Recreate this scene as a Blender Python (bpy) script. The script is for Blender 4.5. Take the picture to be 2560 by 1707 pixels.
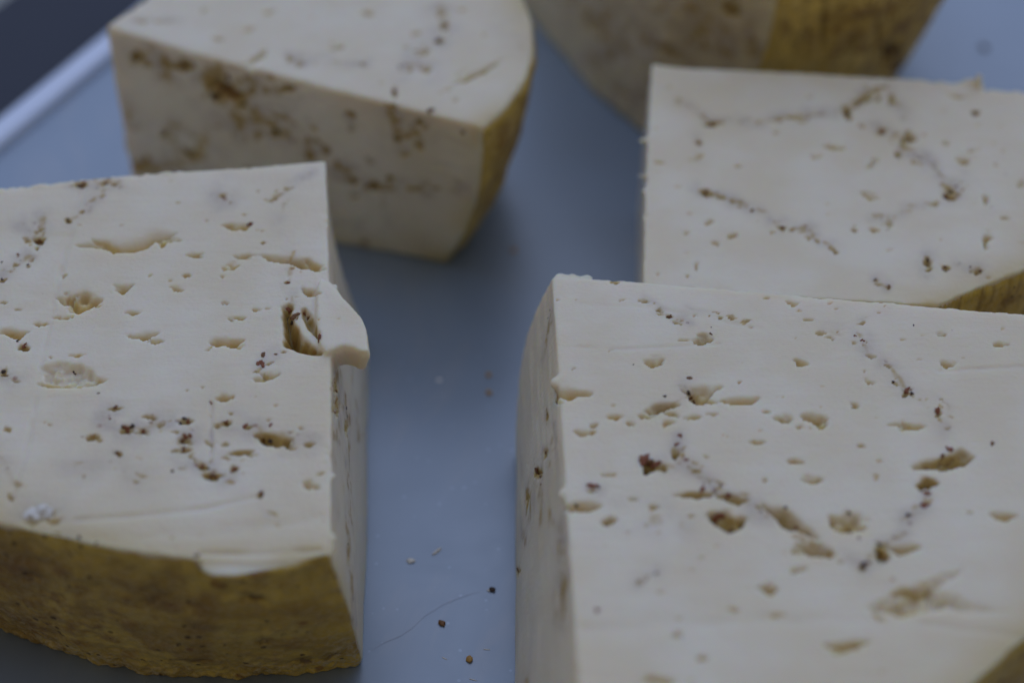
import bpy, bmesh, math, random
import numpy as np
from mathutils import Vector, Matrix
from mathutils.bvhtree import BVHTree

random.seed(7)
RNG = np.random.default_rng(7)
for o in list(bpy.data.objects):
    bpy.data.objects.remove(o)
scn = bpy.context.scene
COL = scn.collection
R = math.radians

# ------------------------------------------------------------------ camera
ELEV, FOCAL, DIST = R(42.0), 70.0, 0.52
cam_d = bpy.data.cameras.new('camera')
cam = bpy.data.objects.new('camera', cam_d)
COL.objects.link(cam)
CAMP = np.array([0.0, -DIST * math.cos(ELEV), 0.02 + DIST * math.sin(ELEV)])
cam.location = CAMP
cam.rotation_euler = (R(90) - ELEV, 0, 0)
cam_d.lens = FOCAL
cam_d.sensor_width = 36.0
cam_d.clip_start = 0.01
cam_d.clip_end = 200
cam_d.dof.use_dof = True
cam_d.dof.focus_distance = 0.462
cam_d.dof.aperture_fstop = 5.4
scn.camera = cam

# ------------------------------------------------------------------ world, sun, exposure
SUN_EL, SUN_AZ = R(48), R(8)
w = bpy.data.worlds.new('World')
scn.world = w
w.use_nodes = True
nt = w.node_tree
sky = nt.nodes.new('ShaderNodeTexSky')
sky.sky_type = 'NISHITA'
sky.sun_disc = False
sky.sun_elevation = SUN_EL
sky.sun_rotation = SUN_AZ
sky.air_density = 0.35
sky.dust_density = 1.0
sky.ozone_density = 0.5
bg = nt.nodes['Background']
nt.links.new(sky.outputs[0], bg.inputs[0])
bg.inputs[1].default_value = 0.05
# even, slightly warm fill added over the sky to brighten camera-facing sides
fill_bg = nt.nodes.new('ShaderNodeBackground')
fill_bg.inputs[0].default_value = (1.0, 0.81, 0.52, 1)
fill_bg.inputs[1].default_value = 0.25
add = nt.nodes.new('ShaderNodeAddShader')
nt.links.new(bg.outputs[0], add.inputs[0])
nt.links.new(fill_bg.outputs[0], add.inputs[1])
nt.links.new(add.outputs[0], nt.nodes['World Output'].inputs[0])
sky_lamp_d = bpy.data.lights.new('sky_lamp', 'SUN')  # wide blue lamp standing in for the open sky behind the cheese
sky_lamp_d.energy = 2.05
sky_lamp_d.angle = R(120)
sky_lamp_d.color = (0.345, 0.55, 1.0)
sky_lamp = bpy.data.objects.new('sky_lamp', sky_lamp_d)
COL.objects.link(sky_lamp)
sky_lamp.location = (0, 1, 1)
sky_lamp.rotation_euler = (-(R(90) - SUN_EL), 0, -SUN_AZ)
scn.view_settings.view_transform = 'Standard'
scn.view_settings.look = 'None'
scn.view_settings.gamma = 1
scn.view_settings.use_curve_mapping = False
scn.view_settings.exposure = -0.54

scn.cycles.max_bounces = 6
scn.cycles.diffuse_bounces = 3
scn.cycles.glossy_bounces = 3
scn.cycles.transmission_bounces = 2

# ------------------------------------------------------------------ tracing helpers
FPX = FOCAL / 36.0 * 2560.0
FW = np.array([0, math.cos(ELEV), -math.sin(ELEV)])
UP = np.array([0, math.sin(ELEV), math.cos(ELEV)])


def ray(x, y):
    return FW + np.array([1.0, 0, 0]) * (x - 1280) / FPX + UP * (853.5 - y) / FPX


def P(x, y, z):
    """a measured picture point put back on the level z"""
    d = ray(x, y)
    return CAMP + d * ((z - CAMP[2]) / d[2])


def Q(p):
    r = p - CAMP
    d = r @ FW
    return np.stack([1280 + FPX * r[:, 0] / d, 853.5 - FPX * (r @ UP) / d], 1), d


_tab = np.random.default_rng(3).random(65536).astype(np.float32)


def vnoise(p, s, seed=0):
    q = p * s
    i = np.floor(q).astype(np.int64)
    f = q - i
    f = f * f * (3 - 2 * f)
    out = 0
    for dx in (0, 1):
        for dy in (0, 1):
            for dz in (0, 1):
                hsh = ((i[:, 0] + dx) * 73856093) ^ ((i[:, 1] + dy) * 19349663) ^ ((i[:, 2] + dz) * 83492791) ^ (seed * 2654435)
                wgt = (f[:, 0] if dx else 1 - f[:, 0]) * (f[:, 1] if dy else 1 - f[:, 1]) * (f[:, 2] if dz else 1 - f[:, 2])
                out = out + wgt * _tab[hsh & 65535]
    return out * 2 - 1


def fbm(p, s, seed=0, o=3):
    a, t, n = 1.0, 0, 0
    for k in range(o):
        t = t + a * vnoise(p, s * 2 ** k, seed + k * 17)
        n += a
        a *= 0.5
    return t / n


def sstep(a, b, x):
    t = np.clip((x - a) / (b - a), 0, 1)
    return t * t * (3 - 2 * t)


def seg_dist(p, a, b):
    """distance of points p (N,2) to the segment a-b (each (2,) or (N,2))"""
    ab = b - a
    t = np.clip(((p - a) * ab).sum(-1) / np.maximum((ab * ab).sum(-1), 1e-12), 0, 1)
    return np.linalg.norm(p - (a + ab * t[:, None]), axis=1)


def poly_sd(p, poly):
    """signed distance to a polygon, positive inside"""
    poly = np.array(poly, float)
    d = np.full(len(p), 1e9)
    ins = np.zeros(len(p), bool)
    for k in range(len(poly)):
        a, b = poly[k], poly[(k + 1) % len(poly)]
        d = np.minimum(d, seg_dist(p, a, b))
        c = ((a[1] > p[:, 1]) != (b[1] > p[:, 1]))
        xx = (b[0] - a[0]) * (p[:, 1] - a[1]) / (b[1] - a[1] + 1e-12) + a[0]
        ins ^= c & (p[:, 0] < xx)
    return np.where(ins, d, -d)


# ------------------------------------------------------------------ materials
def new_mat(name):
    m = bpy.data.materials.new(name)
    m.use_nodes = True
    return m, m.node_tree, m.node_tree.nodes['Principled BSDF']


def nd(t, typ, **kw):
    n = t.nodes.new(typ)
    for k, v in kw.items():
        setattr(n, k, v)
    return n


def mixc(t, fac, a, b, mode='MIX'):
    n = nd(t, 'ShaderNodeMix', data_type='RGBA', blend_type=mode)
    for sock, v in ((n.inputs[0], fac), (n.inputs[6], a), (n.inputs[7], b)):
        if hasattr(v, 'links'):
            t.links.new(v, sock)
        elif isinstance(v, tuple):
            sock.default_value = (*v, 1) if len(v) == 3 else v
        else:
            sock.default_value = v
    return n.outputs[2]


def mth(t, op, a, b=None, c=None, clamp=False):
    n = nd(t, 'ShaderNodeMath', operation=op, use_clamp=clamp)
    for i, v in enumerate((a, b, c)):
        if v is None:
            continue
        if hasattr(v, 'links'):
            t.links.new(v, n.inputs[i])
        else:
            n.inputs[i].default_value = v
    return n.outputs[0]


def ramp(t, v, lo, hi):
    n = nd(t, 'ShaderNodeMapRange', interpolation_type='SMOOTHSTEP')
    t.links.new(v, n.inputs[0])
    n.inputs[1].default_value, n.inputs[2].default_value = lo, hi
    return n.outputs[0]


def tex_noise(t, co, scale, detail=4, rough=0.55, dist=0.0):
    n = nd(t, 'ShaderNodeTexNoise')
    t.links.new(co, n.inputs['Vector'])
    n.inputs['Scale'].default_value = scale
    n.inputs['Detail'].default_value = detail
    n.inputs['Roughness'].default_value = rough
    n.inputs['Distortion'].default_value = dist
    return n


def attr(t, name):
    return nd(t, 'ShaderNodeAttribute', attribute_name=name).outputs['Fac']


def scaled(t, co, s):
    n = nd(t, 'ShaderNodeMapping')
    t.links.new(co, n.inputs[0])
    n.inputs['Scale'].default_value = s
    return n.outputs[0]


def bump(t, h, strength, dist, prev=None):
    n = nd(t, 'ShaderNodeBump')
    t.links.new(h, n.inputs['Height'])
    n.inputs['Strength'].default_value = strength
    n.inputs['Distance'].default_value = dist
    if prev is not None:
        t.links.new(prev, n.inputs['Normal'])
    return n.outputs[0]


def spots(t, co, scale, size, seed=0.0):
    """small scattered grains: 1 inside a grain"""
    v = nd(t, 'ShaderNodeTexVoronoi')
    t.links.new(co, v.inputs['Vector'])
    v.inputs['Scale'].default_value = scale
    sep = nd(t, 'ShaderNodeSeparateColor')
    t.links.new(v.outputs['Color'], sep.inputs[0])
    rad = mth(t, 'MULTIPLY', mth(t, 'POWER', sep.outputs[0], 2.0), size)
    d = mth(t, 'SUBTRACT', rad, v.outputs['Distance'])
    return ramp(t, d, 0.0, 0.08), sep.outputs[1]


def cheese_material():
    m, t, b = new_mat('cheese_paste')
    geo = nd(t, 'ShaderNodeTexCoord').outputs['Object']
    stain, vein, eye, edge = attr(t, 'stain'), attr(t, 'vein'), attr(t, 'eye'), attr(t, 'edge')
    n1 = tex_noise(t, geo, 38, 4)
    n2 = tex_noise(t, geo, 260, 5, 0.65)
    n3 = tex_noise(t, geo, 900, 3, 0.6)
    base = mixc(t, ramp(t, n1.outputs[0], 0.35, 0.7), (0.80, 0.71, 0.525), (0.86, 0.795, 0.645))
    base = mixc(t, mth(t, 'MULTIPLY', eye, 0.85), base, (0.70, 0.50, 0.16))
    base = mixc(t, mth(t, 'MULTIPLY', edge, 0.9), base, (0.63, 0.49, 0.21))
    # diffuse grey-violet bleed round the spice veins
    vsoft = mth(t, 'MULTIPLY', vein, ramp(t, n2.outputs[0], 0.0, 0.6))
    base = mixc(t, mth(t, 'MULTIPLY', vsoft, 0.9, clamp=True), base, (0.50, 0.42, 0.355))
    # brown stain
    s = mth(t, 'ADD', stain, mth(t, 'MULTIPLY', mth(t, 'SUBTRACT', n2.outputs[0], 0.5), mth(t, 'MULTIPLY', stain, 1.7)), clamp=True)
    tan = mixc(t, n3.outputs[0], (0.54, 0.39, 0.13), (0.43, 0.285, 0.08))
    base = mixc(t, ramp(t, s, 0.08, 0.5), base, tan)
    dark = mixc(t, n2.outputs[0], (0.19, 0.075, 0.014), (0.33, 0.14, 0.03))
    base = mixc(t, mth(t, 'MULTIPLY', ramp(t, s, 0.45, 1.0), 0.92), base, dark)
    # spice grains ride on the veins and stains
    act = mth(t, 'ADD', mth(t, 'MULTIPLY', vein, 0.9), mth(t, 'MULTIPLY', stain, 0.8), clamp=True)
    g1, c1 = spots(t, geo, 520, 0.42)
    gmask = mth(t, 'MULTIPLY', g1, ramp(t, act, 0.25, 0.6))
    grain = mixc(t, c1, (0.10, 0.035, 0.015), (0.32, 0.10, 0.035))
    base = mixc(t, mth(t, 'MULTIPLY', gmask, 0.6), base, grain)
    g2, c2 = spots(t, geo, 150, 0.10)
    base = mixc(t, mth(t, 'MULTIPLY', g2, 0.55), base, (0.36, 0.20, 0.09))
    t.links.new(base, b.inputs['Base Color'])
    t.links.new(mth(t, 'ADD', mth(t, 'MULTIPLY', n1.outputs[0], 0.22), mth(t, 'ADD', mth(t, 'MULTIPLY', n2.outputs[0], 0.14), 0.22)), b.inputs['Roughness'])
    b.inputs['Specular IOR Level'].default_value = 0.55
    b.subsurface_method = 'RANDOM_WALK'
    b.inputs['Subsurface Weight'].default_value = 0.7
    b.inputs['Subsurface Radius'].default_value = (1.0, 0.62, 0.22)
    b.inputs['Subsurface Scale'].default_value = 0.0045
    dr_ = tex_noise(t, scaled(t, geo, (0.12, 1, 1)), 620, 3, 0.6)
    nm = bump(t, n3.outputs[0], 0.45, 0.00035)
    nm = bump(t, dr_.outputs[0], 0.22, 0.0004, nm)
    nm = bump(t, n2.outputs[0], 0.12, 0.0006, nm)
    t.links.new(nm, b.inputs['Normal'])
    return m


def rind_material(name, ribs=0.0, c0=(0.25, 0.14, 0.036), c1=(0.60, 0.42, 0.095)):
    m, t, b = new_mat(name)
    geo = nd(t, 'ShaderNodeTexCoord').outputs['Object']
    yel, wear = attr(t, 'yellow'), attr(t, 'bloom')
    n1 = tex_noise(t, geo, 45, 5, 0.6, 0.6)
    n2 = tex_noise(t, geo, 170, 5, 0.65)
    n3 = tex_noise(t, geo, 700, 4, 0.65)
    col = mixc(t, ramp(t, n1.outputs[0], 0.36, 0.64), c0, c1)
    col = mixc(t, mth(t, 'MULTIPLY', ramp(t, n2.outputs[0], 0.46, 0.68), 0.8), col, (0.20, 0.085, 0.028))
    col = mixc(t, mth(t, 'MULTIPLY', yel, 0.85), col, (0.68, 0.47, 0.07))
    blm = mth(t, 'MULTIPLY', ramp(t, n3.outputs[0], 0.42, 0.66), mth(t, 'ADD', wear, 0.15))
    col = mixc(t, mth(t, 'MULTIPLY', blm, 0.8, clamp=True), col, (0.55, 0.45, 0.27))
    g1, c1 = spots(t, geo, 380, 0.34)
    col = mixc(t, mth(t, 'MULTIPLY', g1, 0.8), col, (0.06, 0.03, 0.012))
    g2, c2 = spots(t, geo, 120, 0.30)
    col = mixc(t, mth(t, 'MULTIPLY', g2, 0.6), col, (0.20, 0.06, 0.018))
    vs = tex_noise(t, scaled(t, geo, (1, 1, 0.06)), 420, 3)
    col = mixc(t, ramp(t, vs.outputs[0], 0.45, 0.75), col, mixc(t, ribs, col, (0.24, 0.14, 0.045)))
    col = mixc(t, mth(t, 'MULTIPLY', attr(t, 'stain'), 0.9), col, (0.075, 0.028, 0.016))
    t.links.new(col, b.inputs['Base Color'])
    b.inputs['Roughness'].default_value = 0.52
    b.inputs['Specular IOR Level'].default_value = 0.22
    nm = bump(t, n3.outputs[0], 0.5, 0.0006)
    nm = bump(t, n2.outputs[0], 0.5, 0.0015, nm)
    t.links.new(nm, b.inputs['Normal'])
    return m


def plain(name, c, rough=0.5, var=0.25, scale=300):
    m, t, b = new_mat(name)
    geo = nd(t, 'ShaderNodeTexCoord').outputs['Object']
    n = tex_noise(t, geo, scale, 4)
    d = tuple(x * (1 - var) for x in c)
    t.links.new(mixc(t, n.outputs[0], d, tuple(min(1, x * (1 + var)) for x in c)), b.inputs['Base Color'])
    b.inputs['Roughness'].default_value = rough
    t.links.new(bump(t, n.outputs[0], 0.4, 0.0004), b.inputs['Normal'])
    return m


def tray_material(name, c0, c1, metal, rough):
    m, t, b = new_mat(name)
    geo = nd(t, 'ShaderNodeTexCoord').outputs['Object']
    n1 = tex_noise(t, geo, 9, 4)
    n2 = tex_noise(t, geo, 240, 5, 0.7)
    n3 = tex_noise(t, scaled(t, geo, (1, 14, 1)), 120, 4)
    n4 = tex_noise(t, geo, 28, 5, 0.6, 0.8)
    col = mixc(t, n1.outputs[0], c0, c1)
    fleck, _ = spots(t, geo, 330, 0.22)
    col = mixc(t, mth(t, 'MULTIPLY', fleck, 0.35), col, tuple(min(1, x * 1.6) for x in c1))
    smear = tex_noise(t, scaled(t, geo, (1, 0.35, 1)), 34, 5, 0.65, 1.2)
    col = mixc(t, mth(t, 'MULTIPLY', ramp(t, smear.outputs[0], 0.5, 0.72), 0.28), col, (0.42, 0.43, 0.46))
    t.links.new(col, b.inputs['Base Color'])
    b.inputs['Metallic'].default_value = metal
    rg = mth(t, 'ADD', mth(t, 'ADD', mth(t, 'MULTIPLY', n3.outputs[0], 0.08), mth(t, 'MULTIPLY', n4.outputs[0], 0.24)), rough)
    t.links.new(rg, b.inputs['Roughness'])
    b.inputs['Specular IOR Level'].default_value = 0.8
    t.links.new(bump(t, n2.outputs[0], 0.05, 0.0004), b.inputs['Normal'])
    return m


M_CHEESE = cheese_material()
M_RIND = rind_material('cheese_rind', 0.25)
M_RIBBED = rind_material('ribbed_cheese_rind', 0.8, (0.46, 0.27, 0.06), (0.72, 0.49, 0.13))
M_GOLDEN = rind_material('golden_cheese_rind', 0.6, (0.56, 0.36, 0.07), (0.82, 0.59, 0.15))
M_TRAY = tray_material('satin_board', (0.255, 0.325, 0.425), (0.29, 0.365, 0.47), 0.35, 0.2)
M_RIM = tray_material('polished_rim', (0.56, 0.63, 0.78), (0.62, 0.69, 0.84), 0.5, 0.15)
M_TABLE = plain('table_paint', (0.012, 0.019, 0.042), 0.6, 0.15, 30)
M_PAVE = plain('pavement_stone', (0.42, 0.44, 0.42), 0.8, 0.15, 8)
M_RED = plain('red_spice', (0.27, 0.085, 0.03), 0.55, 0.35, 900)
M_BROWN = plain('brown_spice', (0.20, 0.085, 0.02), 0.5, 0.35, 900)
M_DARK = plain('dark_seed', (0.055, 0.03, 0.018), 0.45, 0.4, 900)
M_GOLD = plain('golden_seed', (0.46, 0.26, 0.065), 0.5, 0.3, 900)
M_WHITE = plain('cheese_crumb', (0.90, 0.87, 0.80), 0.45, 0.06, 500)
M_MARK = plain('tray_scratch', (0.28, 0.28, 0.35), 0.5, 0.1, 500)


# ------------------------------------------------------------------ object helpers
def link(name, me, mat=None, parent=None):
    o = bpy.data.objects.new(name, me)
    COL.objects.link(o)
    if mat is not None:
        me.materials.clear()
        me.materials.append(mat)
    if parent is not None:
        o.parent = parent
    return o


def mesh_from(name, v, f, smooth=True):
    me = bpy.data.meshes.new(name)
    me.from_pydata([tuple(x) for x in v], [], f)
    me.update()
    if smooth:
        me.polygons.foreach_set('use_smooth', [True] * len(me.polygons))
    return me


def tag(o, label=None, cat=None, group=None, kind=None):
    for k, v in (('label', label), ('category', cat), ('group', group), ('kind', kind)):
        if v:
            o[k] = v
    return o


def blob(seed, sub=2, rough=0.25):
    bm = bmesh.new()
    bmesh.ops.create_icosphere(bm, subdivisions=sub, radius=1.0)
    p = np.array([v.co[:] for v in bm.verts])
    n = 1 + rough * fbm(p + seed * 3.7, 1.6, seed, 2)
    for v, k in zip(bm.verts, n):
        v.co *= float(k)
    me = bpy.data.meshes.new('grain')
    bm.to_mesh(me)
    bm.free()
    me.polygons.foreach_set('use_smooth', [True] * len(me.polygons))
    return me


# ------------------------------------------------------------------ setting: table, pavement, tray
def make_tray():
    a = P(0, 385, 0)[:2]
    b_ = P(262, 170, 0)[:2]
    vdir = (b_ - a) / np.linalg.norm(b_ - a)
    udir = np.array([vdir[1], -vdir[0]])
    W, L = 0.66, 0.98           # the rim line is at u = 0
    # rounded-rectangle rings; profile from the floor outwards over the lip and down
    prof = [(0.030, 0.0), (0.0, 0.0), (-0.006, 0.0), (-0.009, -0.002), (-0.009, -0.020), (-0.0075, -0.0218), (0.03, -0.022)]
    rad0 = 0.035

    def ring(inset, z):
        pts = []
        r = max(rad0 - inset, 0.002)
        x0, x1, y0, y1 = inset, W - inset, inset, L - inset
        for cx, cy, a0 in ((x1 - r, y1 - r, 0), (x0 + r, y1 - r, 90), (x0 + r, y0 + r, 180), (x1 - r, y0 + r, 270)):
            for k in range(9):
                an = R(a0 + k * 11.25)
                pts.append((cx + r * math.cos(an), cy + r * math.sin(an), z))
        return pts
    org = a - vdir * 0.56
    v, f = [], []
    n = 36
    for ins, z in prof:
        for (u, vv, z_) in ring(ins, z):
            q = org + udir * u + vdir * vv
            v.append((q[0], q[1], z_))
    for k in range(len(prof) - 1):
        for j in range(n):
            a0, b0 = k * n + j, k * n + (j + 1) % n
            f.append((a0, a0 + n, b0 + n, b0))
    f.append(tuple(range(n)))
    f.append(tuple(reversed(range((len(prof) - 1) * n, len(prof) * n))))
    me = mesh_from('tray', v, f)
    me.polygons[len(f) - 2].use_smooth = False
    root = link('serving_board', me, M_TRAY)
    tag(root, 'pale blue-grey serving board with a polished raised rim under the cheeses', 'board')
    # the raised, polished lip that runs round the board
    lipp = [(a_ * 0.55, b_ * 0.75) for a_, b_ in [(0.0, -0.001), (-0.0004, 0.0014), (-0.002, 0.0034), (-0.005, 0.0047), (-0.009, 0.0052), (-0.014, 0.0049), (-0.0172, 0.0036), (-0.0188, 0.0012), (-0.019, -0.003), (-0.0165, -0.006)]]
    lv_, lf_ = [], []
    for ins, z in lipp:
        for (u, vv, z_) in ring(ins, z):
            q = org + udir * u + vdir * vv
            lv_.append((q[0], q[1], z_))
    m_ = len(lipp)
    for k in range(m_):
        for j in range(n):
            a0, b0, a1, b1 = k * n + j, k * n + (j + 1) % n, ((k + 1) % m_) * n + j, ((k + 1) % m_) * n + (j + 1) % n
            lf_.append((a0, a1, b1, b0))
    link('rim', mesh_from('rim', lv_, lf_), M_RIM, root)
    # a fine curved scratch on the tray floor
    pts = [(925, 1628), (960, 1606), (1000, 1590), (1030, 1570), (1060, 1541), (1110, 1510), (1160, 1490), (1200, 1478)]
    vv, ff = [], []
    for k, (x, y) in enumerate(pts):
        hw = 0.3 if 0 < k < len(pts) - 1 else 0.2
        for s in (-hw, hw):
            q = P(x, y + s, 0.0)
            vv.append((q[0], q[1], 0.00012))
        if k:
            ff.append((2 * k - 2, 2 * k - 1, 2 * k + 1, 2 * k))
    link('scratch', mesh_from('scratch', vv, ff), M_MARK, root)
    # table under it, ending just past the rim on the far left
    e0 = P(0, 6, -0.022)[:2]
    e1 = P(30, 0, -0.022)[:2]
    dist = float((e0 - org) @ udir)
    tv = []
    for z in (-0.022, -0.05):
        for u, vv_ in ((dist, -0.7), (1.1, -0.7), (1.1, 1.5), (dist, 1.5)):
            q = org + udir * u + vdir * vv_
            tv.append((q[0], q[1], z - 0.0005))
    tb = link('table', mesh_from('table', tv, [(0, 1, 2, 3), (7, 6, 5, 4), (0, 4, 5, 1), (1, 5, 6, 2), (2, 6, 7, 3), (3, 7, 4, 0)], False), M_TABLE)
    tag(tb, kind='structure')
    g = link('pavement', mesh_from('pavement', [(-6, -6, -0.8), (6, -6, -0.8), (6, 8, -0.8), (-6, 8, -0.8)], [(0, 1, 2, 3)], False), M_PAVE)
    tag(g, kind='structure')


make_tray()


# ------------------------------------------------------------------ cheese builder
def loft(verts, h, inset):
    """verts: dicts top/mid/bot ('p',x,y) picture point or ('w',x,y) metres; rind flag for the side that starts here.
    returns three dense outlines (N,2) and the rind flag of each dense side"""
    def pos(s, z):
        return P(s[1], s[2], z)[:2] if s[0] == 'p' else np.array(s[1:], float)
    top = np.array([pos(v['t'], h) for v in verts])
    cen = top.mean(0)
    n = len(verts)
    mid, bot = [], []
    for k, v in enumerate(verts):
        onr = v.get('r') or verts[k - 1].get('r')
        inw = cen - top[k]
        inw = inw / np.linalg.norm(inw)
        b = pos(v['b'], 0.0) if 'b' in v else top[k] + (inw * inset if onr else 0)
        if 'm' in v:
            mm = pos(v['m'], h / 2)
        else:
            mm = top[k] * 0.5 + b * 0.5 - (inw * inset * 0.20 if onr else 0)
        mid.append(mm)
        bot.append(b)
    mid, bot = np.array(mid), np.array(bot)
    T, Mi, B, fl = [], [], [], []
    for k in range(n):
        j = (k + 1) % n
        m = max(1, int(np.linalg.norm(top[j] - top[k]) / 0.004))
        for i in range(m):
            s = i / m
            T.append(top[k] * (1 - s) + top[j] * s)
            Mi.append(mid[k] * (1 - s) + mid[j] * s)
            B.append(bot[k] * (1 - s) + bot[j] * s)
            fl.append(bool(verts[k].get('r')))
    return np.array(T), np.array(Mi), np.array(B), np.array(fl)


def outline_at(T, Mi, B, s):
    """quadratic through top (s=0), mid (s=.5) and bottom (s=1)"""
    return T * (2 * (s - .5) * (s - 1)) + Mi * (-4 * s * (s - 1)) + B * (2 * s * (s - .5))


def remesh(v, f, voxel):
    me = mesh_from('tmp', v, f)
    o = link('tmp', me)
    md = o.modifiers.new('r', 'REMESH')
    md.mode = 'VOXEL'
    md.voxel_size = voxel
    dg = bpy.context.evaluated_depsgraph_get()
    ev = o.evaluated_get(dg).to_mesh()
    nv, nl = len(ev.vertices), len(ev.polygons)
    co = np.empty(nv * 3, np.float64)
    ev.vertices.foreach_get('co', co)
    li = np.empty(len(ev.loops), np.int32)
    ev.loops.foreach_get('vertex_index', li)
    tot = np.empty(nl, np.int32)
    ev.polygons.foreach_get('loop_total', tot)
    assert (tot == 4).all()
    o.evaluated_get(dg).to_mesh_clear()
    bpy.data.objects.remove(o)
    bpy.data.meshes.remove(me)
    return co.reshape(-1, 3), li.reshape(-1, 4)


def laplace(co, F, it, lam=0.5):
    e = np.concatenate([F[:, [0, 1]], F[:, [1, 2]], F[:, [2, 3]], F[:, [3, 0]]])
    n = len(co)
    deg = np.maximum(np.bincount(e[:, 0], minlength=n) + np.bincount(e[:, 1], minlength=n), 1)
    for _ in range(it):
        s = np.stack([np.bincount(e[:, 0], co[e[:, 1], k], n) + np.bincount(e[:, 1], co[e[:, 0], k], n) for k in range(3)], 1)
        co = co * (1 - lam) + lam * s / deg[:, None]
    return co


def vnormals(co, F):
    fn = np.cross(co[F[:, 2]] - co[F[:, 0]], co[F[:, 3]] - co[F[:, 1]])
    out = np.stack([sum(np.bincount(F[:, k], fn[:, c], len(co)) for k in range(4)) for c in range(3)], 1)
    return out / np.maximum(np.linalg.norm(out, axis=1), 1e-12)[:, None]


def quads_mesh(name, co, F):
    me = bpy.data.meshes.new(name)
    me.vertices.add(len(co))
    me.vertices.foreach_set('co', co.astype(np.float32).ravel())
    me.loops.add(F.size)
    me.loops.foreach_set('vertex_index', F.astype(np.int32).ravel())
    me.polygons.add(len(F))
    me.polygons.foreach_set('loop_start', np.arange(0, F.size, 4, dtype=np.int32))
    me.update(calc_edges=True)
    me.polygons.foreach_set('use_smooth', np.ones(len(F), bool))
    return me


def fattr(me, name, val):
    a = me.attributes.new(name, 'FLOAT', 'POINT')
    a.data.foreach_set('value', np.ascontiguousarray(val, np.float32))


def pit_field(px, mpp, co, marks, lim):
    """depth (m), stain and eye fields of a list of marks (x, y, w, h, angle, depth mm or None, stain)"""
    n = len(px)
    dep, st, ey = np.zeros(n), np.zeros(n), np.zeros(n)
    for k, (x, y, ww, hh, an, dm, sg) in enumerate(marks):
        rr = max(ww, hh) * 0.9 + 6
        idx = np.nonzero((np.abs(px[:, 0] - x) < rr) & (np.abs(px[:, 1] - y) < rr) & lim)[0]
        if len(idx) == 0:
            continue
        q = px[idx] - (x, y)
        a = R(an)
        u = (q[:, 0] * math.cos(a) + q[:, 1] * math.sin(a)) / (ww / 2)
        v = (-q[:, 0] * math.sin(a) + q[:, 1] * math.cos(a)) / (hh / 2)
        pp = co[idx]
        wl = ww * 1e-4
        u = u + 0.32 * vnoise(pp, 1.8 / wl, k) + 0.22 * vnoise(pp, 5.0 / wl, k + 5)
        v = v + 0.55 * vnoise(pp, 2.4 / wl, k + 40) + 0.4 * vnoise(pp, 6.0 / wl, k + 70)
        s = np.clip(1 - np.abs(u) ** 1.6, 0, 1)
        tt = np.where(s > 0.02, (v + s) / (2 * np.maximum(s, 0.02)), -1)
        pr = np.where(tt < 0.9, np.clip(tt / 0.9, 0, 1) ** 2.2, np.clip((1 - tt) / 0.1, 0, 1)) * s ** 0.7
        pr = np.where((tt <= 0) | (tt >= 1), 0, pr)
        d = (dm * 1.4e-3) if dm is not None else min(0.006, 0.95 * hh * mpp[idx].mean() / math.sin(ELEV))
        dep[idx] = np.maximum(dep[idx], pr * d)
        halo = np.exp(-np.maximum(u * u + v * v - 0.15, 0) * 1.6)
        st[idx] = np.maximum(st[idx], sg * np.maximum(np.clip(pr * 1.8, 0, 1), 0.7 * halo))
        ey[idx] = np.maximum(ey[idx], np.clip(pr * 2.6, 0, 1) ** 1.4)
    return dep, st, ey


def vein_field(px, lines, co):
    o = np.zeros(len(px))
    core = np.zeros(len(px))
    bk_ = sstep(-0.25, 0.4, fbm(co, 330, 96, 3))
    qa = px + 9 * np.stack([vnoise(co, 330, 91), vnoise(co, 330, 92)], 1)
    br = 0.15 + 0.85 * sstep(-0.45, 0.45, fbm(co, 210, 95, 2))
    for pts, wd, amt in lines:
        pts = np.array(pts, float)
        lo, hi = pts.min(0) - 5 * wd, pts.max(0) + 5 * wd
        idx = np.nonzero(((qa > lo) & (qa < hi)).all(1))[0]
        q = qa[idx]
        d = np.full(len(q), 1e9)
        for a, b in zip(pts[:-1], pts[1:]):
            d = np.minimum(d, seg_dist(q, a, b))
        o[idx] = np.maximum(o[idx], amt * np.exp(-(d / (1.7 * wd)) ** 2) * br[idx])
        core[idx] = np.maximum(core[idx], min(1, amt + 0.25) * np.exp(-(d / (0.55 * wd)) ** 2) * bk_[idx])
    return o, core


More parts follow.
